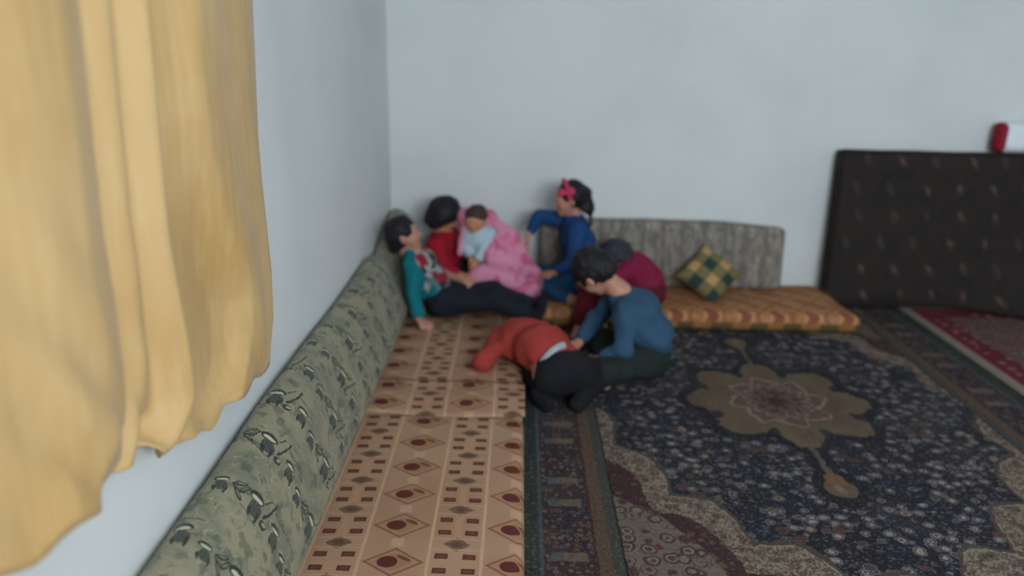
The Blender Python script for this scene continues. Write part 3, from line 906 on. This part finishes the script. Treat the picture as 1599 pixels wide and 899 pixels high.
def person(name, label, base, J, s, mats, head_h=.10, hair='short', hair_mat_=None, skin=None, seed=0,
           collar=None, sleeve=1.0, extra_cloth=None, shirt_open=False, barefoot=True, hair_extra=(), shirt_k=1.0, socks=None):
    """J: joint positions; s: limb thickness scale. One continuous body mesh; clothing, hair, eyes are its children."""
    skin = skin or SKIN
    t = thing(name, label, 'person', base)
    J = {k: v3(v) for k, v in J.items()}
    f = unit(J['face']); up = J['up'] - f * (J['up'] @ f); up = unit(up); rt = np.cross(f, up)
    hc = J['head']; S = head_h
    H = lambda x, y, z: hc + S * (rt * x + f * y + up * z)
    body = SDF()
    # --- head
    body.ball(H(0, -.12, .22), .78 * S, .03)
    body.cone(H(0, .16, .05), H(0, .30, -.50), .56 * S, .40 * S, .03)
    for sx in (-1, 1):
        body.ball(H(.28 * sx, .40, -.22), .30 * S, .03)
        body.cone(H(.78 * sx, -.06, .10), H(.75 * sx, -.02, -.22), .11 * S, .08 * S, .006, sq=(rt, .6))
        body.ball(H(.29 * sx, .86, .05), .15 * S, .004, sub=True)
        body.ball(H(.29 * sx, .62, .02), .16 * S, .008)
        body.cone(H(.14 * sx, .70, .20), H(.42 * sx, .60, .20), .06 * S, .05 * S, .02)
        body.ball(H(.09 * sx, .78, -.20), .065 * S, .008)
    body.cone(H(0, .70, .08), H(0, .84, -.18), .06 * S, .095 * S, .012)
    body.cone(H(-.14, .66, -.46), H(.14, .66, -.46), .05 * S, .05 * S, .008)
    body.cone(H(-.11, .64, -.54), H(.11, .64, -.54), .06 * S, .06 * S, .008)
    body.ball(H(0, .52, -.74), .17 * S, .02)
    # --- neck and trunk
    nk, ch, pv = J['neck'], J['chest'], J['pelvis']
    body.cone(H(0, -.22, -.35), nk, .40 * S, .042 * s, .02)
    shL, shR = J['shL'], J['shR']; hpL, hpR = J['hipL'], J['hipR']
    side = unit(shR - shL); spine = unit(nk - pv); fwd = np.cross(spine, side)
    fwd = -fwd if fwd @ f < 0 and abs(fwd @ f) > .3 else fwd
    def trunk(g, inf):
        g.cone(nk, ch, .045 * s + inf, .080 * s + inf, .04)
        g.cone(shL + (shR - shL) * .12, shR - (shR - shL) * .12, .048 * s + inf, .048 * s + inf, .04)
        m = ch - spine * .01
        g.cone(m - side * .045 * s, m + side * .045 * s, .078 * s + inf, .078 * s + inf, .04)
        w = pv * .45 + ch * .55
        if 'waist' in J: w = J['waist']
        g.cone(ch, w, .085 * s + inf, .082 * s + inf, .04)
        g.cone(w, pv, .082 * s + inf, .086 * s + inf, .04)
        g.cone(w - side * .035 * s, w + side * .035 * s, .074 * s + inf, .074 * s + inf, .04)
    trunk(body, 0)
    body.cone(hpL, hpR, .078 * s, .078 * s, .04)
    # --- arms, hands
    for L in 'LR':
        sh, el, wr = J['sh' + L], J['el' + L], J['wr' + L]
        body.cone(sh, el, .038 * s, .030 * s, .02); body.cone(el, wr, .030 * s, .020 * s, .015)
        fd = unit(J['hd' + L]) if 'hd' + L in J else unit(wr - el)
        pn = J.get('pn' + L, v3(0, 0, -1)); pn = unit(pn - fd * (pn @ fd)); ac = np.cross(fd, pn) * (1 if L == 'R' else -1)
        hs = 1.0 * s
        K = []
        for i, (o, ln) in enumerate(((-.027, .040), (-.009, .047), (.009, .044), (.027, .034))):
            o *= hs; kn = wr + fd * .052 * hs + ac * o - pn * .002
            body.cone(wr + fd * .006 + ac * o * .45, kn, .014 * hs, .0115 * hs, .008)
            d1 = unit(fd + pn * .35 + ac * o * 6); d2 = unit(fd + pn * .95 + ac * o * 4)
            m1 = kn + d1 * ln * .55 * hs; m2 = m1 + d2 * ln * .55 * hs
            body.cone(kn, m1, .0085 * hs, .0078 * hs, .003); body.cone(m1, m2, .0078 * hs, .0062 * hs, .003)
        tb = wr + fd * .020 * hs - ac * .020 * hs; t1 = tb + unit(fd * .7 - ac * .8 + pn * .3) * .026 * hs; t2 = t1 + unit(fd + pn * .4 - ac * .1) * .024 * hs
        body.cone(tb, t1, .0115 * hs, .0095 * hs, .006); body.cone(t1, t2, .0095 * hs, .0075 * hs, .003)
    # --- legs, feet
    for L in 'LR':
        hp, kn, an, to = J['hip' + L], J['kn' + L], J['an' + L], J['toe' + L]
        body.cone(hp, kn, .066 * s, .046 * s, .03); 
        mid = kn * .62 + an * .38
        body.cone(kn, mid, .045 * s, .040 * s, .02); body.cone(mid, an, .040 * s, .026 * s, .02)
        d = unit(to - an); 
        upf = unit(kn - an); upf = unit(upf - d * (upf @ d)); sd = np.cross(d, upf)
        body.ball(an - d * .018 * s - upf * .012 * s, .027 * s, .02)
        body.cone(an - upf * .010 * s, to - d * .012, .026 * s, .019 * s, .02)
        for i in range(5):
            o = (i - 2) * .0125 * s
            body.cone(to - d * .02 * s + sd * o, to + d * (.012 - abs(i - 1.5) * .003) * s + sd * o, .0105 * s, .008 * s, .004)
    V, Fq = body.mesh(.0045 if s > .8 else .004)
    mesh_obj('body', V, Fq, skin, t)
    # --- shirt
    inf = .011 * shirt_k
    sh_ = SDF(); trunk(sh_, inf)
    for L in 'LR':
        sh, el, wr = J['sh' + L], J['el' + L], J['wr' + L]
        sh_.cone(sh, el, .044 * s + inf * .6, .036 * s + inf * .6, .03)
        e2 = el + (wr - el) * (.92 * sleeve)
        sh_.cone(el, e2, .036 * s + inf * .6, .027 * s + inf * .5, .02, flat_b=True)
    pvn = unit(pv - ch)
    sh_.cut(pv + pvn * .035 * s, pvn)
    sh_.ball(nk + spine * .03 * s, .046 * s, sub=True)
    if shirt_open: sh_.cut(ch + fwd * .045 * s, fwd)
    V, Fq = sh_.mesh(.0065, .0070 * s, 30, seed + 1)
    mesh_obj('jacket' if shirt_open else 'shirt', V, Fq, mats['shirt'], t)
    if shirt_open:
        g = SDF(); trunk(g, .005); g.cut(pv + pvn * .06 * s, pvn); g.ball(nk + spine * .03 * s, .046 * s, sub=True)
        V, Fq = g.mesh(.0065, .003, 26, seed + 9)
        mesh_obj('shirt', V, Fq, mats['inner'], t)
    # --- trousers
    tr = SDF()
    tr.cone(hpL, hpR, .086 * s, .086 * s, .04)
    tr.cone(pv, pv - pvn * .05 * s, .096 * s, .092 * s, .04, flat_b=True)
    for L in 'LR':
        hp, kn, an = J['hip' + L], J['kn' + L], J['an' + L]
        tr.cone(hp, kn, .076 * s, .056 * s, .03)
        e2 = kn + (an - kn) * .90
        tr.cone(kn, e2, .056 * s, .040 * s, .03, flat_b=True)
    V, Fq = tr.mesh(.0065, .0065 * s, 26, seed + 2)
    mesh_obj('trousers', V, Fq, mats['trousers'], t)
    if socks is not None:
        for L in 'LR':
            kn, an, to = J['kn' + L], J['an' + L], J['toe' + L]
            d = unit(to - an); upf = unit(kn - an); upf = unit(upf - d * (upf @ d)); sd = np.cross(d, upf)
            g = SDF(); g.cone(kn * .25 + an * .75, an, .036 * s, .034 * s, .02, flat_a=True)
            g.ball(an - d * .018 * s - upf * .012 * s, .033 * s, .02)
            g.cone(an - upf * .008 * s - sd * .008 * s, to - sd * .012 * s, .032 * s, .024 * s, .02); g.cone(an - upf * .008 * s + sd * .008 * s, to + sd * .012 * s, .032 * s, .024 * s, .02)
            V, Fq = g.mesh(.006, .002, 30, seed + 4); mesh_obj('sock', V, Fq, socks, t)
    # --- hair
    hr = SDF()
    hr.ball(H(0, -.14, .27), .86 * S, .03)
    if hair in ('bob', 'long'):
        hr.cone(H(-.50, -.30, .0), H(-.52, -.30, -.62), .40 * S, .30 * S, .05); hr.cone(H(.50, -.30, .0), H(.52, -.30, -.62), .40 * S, .30 * S, .05)
        hr.cone(H(0, -.55, .0), H(0, -.55, -.70), .48 * S, .40 * S, .05)
    if hair == 'tail':
        hr.ball(H(0, -.85, .30), .34 * S, .03)
        hr.cone(H(0, -.95, .25), H(0, -1.05, -.60), .32 * S, .32 * S, .03); hr.cone(H(0, -1.05, -.60), H(.0, -1.05, -1.6), .30 * S, .12 * S, .03)
    for a, b, ra, rb in hair_extra: hr.cone(H(*a), H(*b), ra * S, rb * S, .03)
    hr.ball(H(0, 1.02, -.32), .84 * S, sub=True)
    if hair in ('short', 'tail'):
        hr.cone(H(0, .75, -.75), H(0, -.3, -1.35), .80 * S, .80 * S, sub=True)
        for sx in (-1, 1): hr.ball(H(.82 * sx, .02, -.08), .20 * S, sub=True)
    V, Fq = hr.mesh(.005, .004, 60, seed + 3)
    mesh_obj('hair', V, Fq, hair_mat_ or HAIR, t)
    # --- eyes and mouth
    for sx in (-1, 1):
        g = SDF(); g.ball(H(.29 * sx, .705, .03), .085 * S, .002); V, Fq = g.mesh(.003)
        mesh_obj('eye', V, Fq, EYE, t)
        g = SDF(); g.cone(H(.15 * sx, .775, .24), H(.44 * sx, .64, .25), .030 * S, .022 * S, .002); V, Fq = g.mesh(.002)
        mesh_obj('eyebrow', V, Fq, hair_mat_ or HAIR, t)
    g = SDF(); g.cone(H(-.15, .695, -.49), H(.15, .695, -.49), .03 * S, .03 * S, .004); g.ball(H(0, .72, -.50), .045 * S, .01); V, Fq = g.mesh(.002)
    mesh_obj('mouth', V, Fq, LIP, t)
    if collar is not None:
        pts = [nk + spine * .012 * s + .050 * s * (math.cos(a) * side + math.sin(a) * np.cross(spine, side)) for a in np.linspace(0, 2 * math.pi, 24, endpoint=False)]
        Vt, Ft = tube(pts, .011 * s, 8, True); mesh_obj('collar', Vt, Ft, collar, t)
    return t, dict(H=H, S=S, side=side, spine=spine, fwd=fwd, rt=rt, up=up, f=f)

def inner_pattern():
    M = Mat('patterned_shirt', .9); M.coords('Object'); M.base(srgb(150, 150, 148))
    d, c = M.voronoi(28, None, 1.0)
    M.over(c.gt(.55), srgb(44, 52, 58)); M.over(c.gt(.82), srgb(140, 36, 56)); M.over(c.lt(.2), srgb(88, 110, 108))
    return M.done()

# A: reclining against the far end of the bolster, teal jacket
person('person', 'person in a teal jacket and black trousers reclining against the green bolster', (-.47, 4.17, .11), dict(
    head=(-.675, 4.14, .575), face=(.95, .10, .28), up=(-.25, 0, 1), neck=(-.645, 4.16, .475), chest=(-.585, 4.17, .385), pelvis=(-.47, 4.17, .205),
    shL=(-.585, 4.285, .43), shR=(-.61, 4.06, .425), elL=(-.48, 4.33, .30), wrL=(-.37, 4.25, .30), hdL=(.8, -.5, -.1),
    elR=(-.605, 4.00, .275), wrR=(-.575, 3.955, .150), hdR=(.8, -.3, -.35), hipL=(-.46, 4.23, .20), hipR=(-.46, 4.11, .20),
    knL=(-.17, 4.215, .235), knR=(-.17, 4.07, .225), anL=(.08, 4.19, .168), anR=(.06, 4.035, .160), toeL=(.125, 4.19, .235), toeR=(.105, 4.02, .225)),
    1.0, dict(shirt=cloth('teal_jacket', srgb(16, 112, 124)), trousers=cloth('black_trousers', srgb(28, 32, 42)), inner=inner_pattern()),
    .105, 'short', seed=10, shirt_open=True, sleeve=.95, socks=cloth('black_socks', srgb(26, 28, 36)),
    hair_extra=(((-.15, -.45, .1), (.15, -.5, -.35), .55, .45),))

# B: seated in the corner, red top, bending over the baby
person('person', 'person in a red top with dark hair bowed over the baby', (-.46, 4.64, .115), dict(
    head=(-.490, 4.595, .600), face=(.62, .42, -.55), up=(.45, 0, .8), neck=(-.505, 4.625, .475), chest=(-.505, 4.645, .385), pelvis=(-.495, 4.665, .210),
    shL=(-.46, 4.765, .43), shR=(-.545, 4.505, .425), elL=(-.31, 4.80, .32), wrL=(-.19, 4.70, .32), hdL=(.7, -.6, 0),
    elR=(-.475, 4.405, .305), wrR=(-.385, 4.375, .285), hdR=(.9, -.1, -.1), hipL=(-.46, 4.73, .205), hipR=(-.46, 4.605, .205),
    knL=(-.20, 4.82, .19), knR=(-.22, 4.53, .19), anL=(-.28, 4.66, .155), anR=(-.28, 4.74, .155), toeL=(-.26, 4.60, .145), toeR=(-.26, 4.80, .145)),
    1.08, dict(shirt=cloth('red_top', srgb(162, 24, 44)), trousers=cloth('charcoal_trousers', srgb(40, 40, 48))),
    .105, 'bob', seed=20, skin=SKIN2)

# C: the baby in the pink blanket
person('baby', 'baby with brown hair in a pale blue top wrapped in pink on a lap', (-.25, 4.50, .22), dict(
    head=(-.295, 4.49, .595), face=(-.25, -.95, -.15), up=(.05, -.1, 1), neck=(-.285, 4.505, .525), chest=(-.275, 4.51, .465), pelvis=(-.24, 4.52, .33),
    shL=(-.215, 4.50, .505), shR=(-.335, 4.505, .495), elL=(-.235, 4.425, .44), wrL=(-.285, 4.385, .375), hdL=(-.6, -.3, -.5),
    elR=(-.345, 4.47, .43), wrR=(-.315, 4.42, .385), hdR=(.4, -.6, -.4), hipL=(-.20, 4.51, .33), hipR=(-.28, 4.51, .33),
    knL=(-.11, 4.47, .36), knR=(-.17, 4.44, .35), anL=(-.01, 4.45, .33), anR=(-.05, 4.42, .33), toeL=(.02, 4.44, .36), toeR=(-.02, 4.41, .36)),
    .68, dict(shirt=cloth('pale_blue_top', srgb(176, 196, 208)), trousers=cloth('pink_leggings', srgb(206, 130, 158))),
    .082, 'short', HAIRB, seed=30, skin=SKIN2, shirt_k=1.5)

# D: girl on the back mattress, blue top, reaching out
tD, iD = person('person', 'girl in a blue top with dark ponytail and pink headband reaching out an arm', (.36, 4.56, .115), dict(
    head=(.262, 4.55, .722), face=(-1, -.12, -.12), up=(-.1, 0, 1), neck=(.300, 4.565, .585), chest=(.325, 4.575, .47), pelvis=(.365, 4.565, .205),
    shL=(.315, 4.455, .545), shR=(.285, 4.68, .555), elR=(.085, 4.63, .60), wrR=(.020, 4.60, .485), hdR=(-.15, -.1, -1), pnR=(1, 0, 0),
    elL=(.285, 4.385, .385), wrL=(.185, 4.35, .320), hdL=(-1, -.1, -.1), hipL=(.355, 4.50, .20), hipR=(.355, 4.625, .20),
    knL=(.095, 4.46, .205), knR=(.10, 4.66, .215), anL=(.30, 4.375, .150), anR=(.30, 4.755, .150), toeL=(.35, 4.36, .145), toeR=(.35, 4.77, .145)),
    1.0, dict(shirt=cloth('blue_top', srgb(28, 66, 116)), trousers=cloth('blue_trousers', srgb(36, 78, 116))),
    .105, 'tail', seed=40, collar=plain('white_collar', srgb(190, 190, 196), .8), hair_extra=(((0, -.62, -.1), (0, -.72, -.75), .45, .38),))
H = iD['H']
band = [H(.84 * math.sin(a), .12 + .10 * math.cos(a), .26 + .86 * math.cos(a)) for a in np.linspace(-1.75, 1.75, 30)]
Vt, Ft = tube(band, .0125, 8); q = mesh_obj('headband', Vt, Ft, cloth('pink_headband', srgb(206, 66, 104)), tD); q['label'] = 'pink headband'
bow = SDF()
for sx in (-1, 1): bow.cone(H(-.80, .30, .52), H(-.86, .30 + .26 * sx, .60), .010, .026, .01)
Vb, Fb = bow.mesh(.004); mesh_obj('bow', Vb, Fb, bpy.data.materials['pink_headband'], tD)

# E: boy cross-legged on the carpet, slate blue shirt
person('person', 'child in a slate blue shirt with black hair sitting cross-legged on the carpet', (.60, 3.62, .012), dict(
    head=(.345, 3.695, .515), face=(-.50, .42, -.76), up=(-.6, 0, .8), neck=(.475, 3.68, .425), chest=(.575, 3.655, .325), waist=(.635, 3.63, .22), pelvis=(.645, 3.62, .115),
    shL=(.49, 3.545, .355), shR=(.50, 3.80, .365), elL=(.485, 3.475, .20), wrL=(.375, 3.49, .135), hdL=(-.9, .3, -.2),
    elR=(.38, 3.83, .22), wrR=(.285, 3.71, .135), hdR=(-.7, -.6, -.2), hipL=(.60, 3.555, .11), hipR=(.60, 3.69, .11),
    knL=(.385, 3.40, .105), knR=(.38, 3.88, .105), anL=(.36, 3.63, .055), anR=(.44, 3.50, .06), toeL=(.30, 3.69, .04), toeR=(.40, 3.42, .035)),
    1.12, dict(shirt=cloth('slate_blue_shirt', srgb(50, 80, 106)), trousers=cloth('dark_green_trousers', srgb(34, 42, 40))),
    .115, 'short', seed=50, hair_extra=(((0, -.25, .50), (0, -.55, -.1), .72, .60),))

# F: boy kneeling and crouching face down at the edge of the mat, red shirt
tF, iF = person('person', 'child in a brick red shirt and black trousers crouching face down at the mat edge', (.16, 3.33, .012), dict(
    head=(.065, 3.735, .120), face=(.1, .15, -1), up=(.05, 1, .15), neck=(.015, 3.635, .185), chest=(.01, 3.525, .215), waist=(.085, 3.395, .225), pelvis=(.175, 3.285, .175),
    shL=(-.115, 3.56, .205), shR=(.130, 3.61, .19), elL=(-.195, 3.40, .145), wrL=(-.175, 3.57, .130), hdL=(.2, 1, -.05),
    elR=(.235, 3.52, .12), wrR=(.245, 3.66, .065), hdR=(.2, 1, -.3), hipL=(.125, 3.255, .15), hipR=(.235, 3.295, .15),
    knL=(.060, 3.43, .085), knR=(.375, 3.45, .085), anL=(.085, 3.225, .058), anR=(.275, 3.235, .058), toeL=(.11, 3.165, .042), toeR=(.24, 3.170, .042)),
    1.08, dict(shirt=cloth('brick_red_shirt', srgb(158, 58, 52)), trousers=cloth('black_trousers_crouch', srgb(26, 26, 32))),
    .10, 'short', seed=60, sleeve=.9, socks=cloth('black_socks_crouch', srgb(24, 24, 30)))
g = SDF()
w, p_ = v3(.085, 3.395, .225), v3(.175, 3.285, .175); ax_ = unit(w - p_)
g.cone(p_ + ax_ * .01, p_ + ax_ * .085, .115, .112, .02, True, True)
g.cut(p_ + ax_ * .055, ax_); g.cut(p_ + ax_ * .025, -ax_); g.cut((.185, 3.3, .2), (1, .25, 0))
Vb, Fb = g.mesh(.005, .003, 25, 3); q = mesh_obj('waistband', Vb, Fb, plain('white_waistband', srgb(176, 180, 190), .8), tF); q['label'] = 'white waistband'

# H: in maroon, hunched on the edge of the back mattress
person('person', 'person in a maroon top hunched forward on the edge of the orange mattress', (.70, 4.40, .115), dict(
    head=(.535, 4.375, .415), face=(-.72, -.2, -.68), up=(-.65, 0, .75), neck=(.605, 4.395, .40), chest=(.660, 4.39, .330), waist=(.725, 4.39, .27), pelvis=(.755, 4.39, .205),
    shL=(.61, 4.29, .375), shR=(.61, 4.51, .38), elL=(.50, 4.235, .29), wrL=(.40, 4.22, .255), hdL=(-.8, .1, -.5),
    elR=(.50, 4.53, .30), wrR=(.40, 4.42, .28), hdR=(-.9, -.3, -.3), hipL=(.735, 4.33, .20), hipR=(.735, 4.45, .20),
    knL=(.375, 4.205, .275), knR=(.385, 4.35, .265), anL=(.315, 4.085, .065), anR=(.44, 4.12, .065), toeL=(.30, 4.01, .045), toeR=(.42, 4.03, .045)),
    1.05, dict(shirt=cloth('maroon_top', srgb(128, 28, 62)), trousers=cloth('dark_red_trousers', srgb(92, 22, 34))),
    .10, 'bob', hair_mat(  'slate_hair', srgb(44, 42, 54)), seed=70)

# pink blanket bundled round the baby and over the lap
def blanket():
    M = Mat('pink_blanket', .95, .2); x, y, z = M.coords('Object')
    M.base(srgb(214, 138, 166))
    n = M.noise(7, 3, None, .5, .8)
    M.over(n.soft(.46, .58), srgb(196, 92, 128)); M.over(n.soft(.60, .70), srgb(226, 178, 196))
    M.bump(M.noise(180, 3), .4, .004)
    M.done()
    g = SDF()
    g.cone((-.215, 4.555, .555), (-.105, 4.49, .475), .050, .062, .03)
    g.cone((-.105, 4.49, .475), (-.015, 4.44, .345), .070, .070, .03)
    g.cone((-.175, 4.415, .395), (.055, 4.395, .285), .072, .062, .03)
    g.cone((-.255, 4.395, .30), (.04, 4.37, .225), .060, .068, .03)
    g.cone((-.27, 4.42, .225), (.02, 4.42, .20), .070, .080, .03)
    g.cone((-.355, 4.545, .56), (-.375, 4.47, .47), .026, .024, .02)
    g.cone((-.375, 4.47, .47), (-.385, 4.44, .41), .024, .018, .02)
    g.cone((-.36, 4.57, .60), (-.23, 4.57, .60), .050, .050, .03)
    g.cone((-.215, 4.47, .54), (-.30, 4.385, .385), .052, .050, .01, sub=True)
    Vb, Fb = g.mesh(.006, .011, 30, 77)
    o = mesh_obj('pink_blanket', Vb, Fb, M.m, None)
    place(o, (-.10, 4.42, .20))
    tag(o, 'pink and white fleece blanket draped around the baby', 'blanket')
blanket()
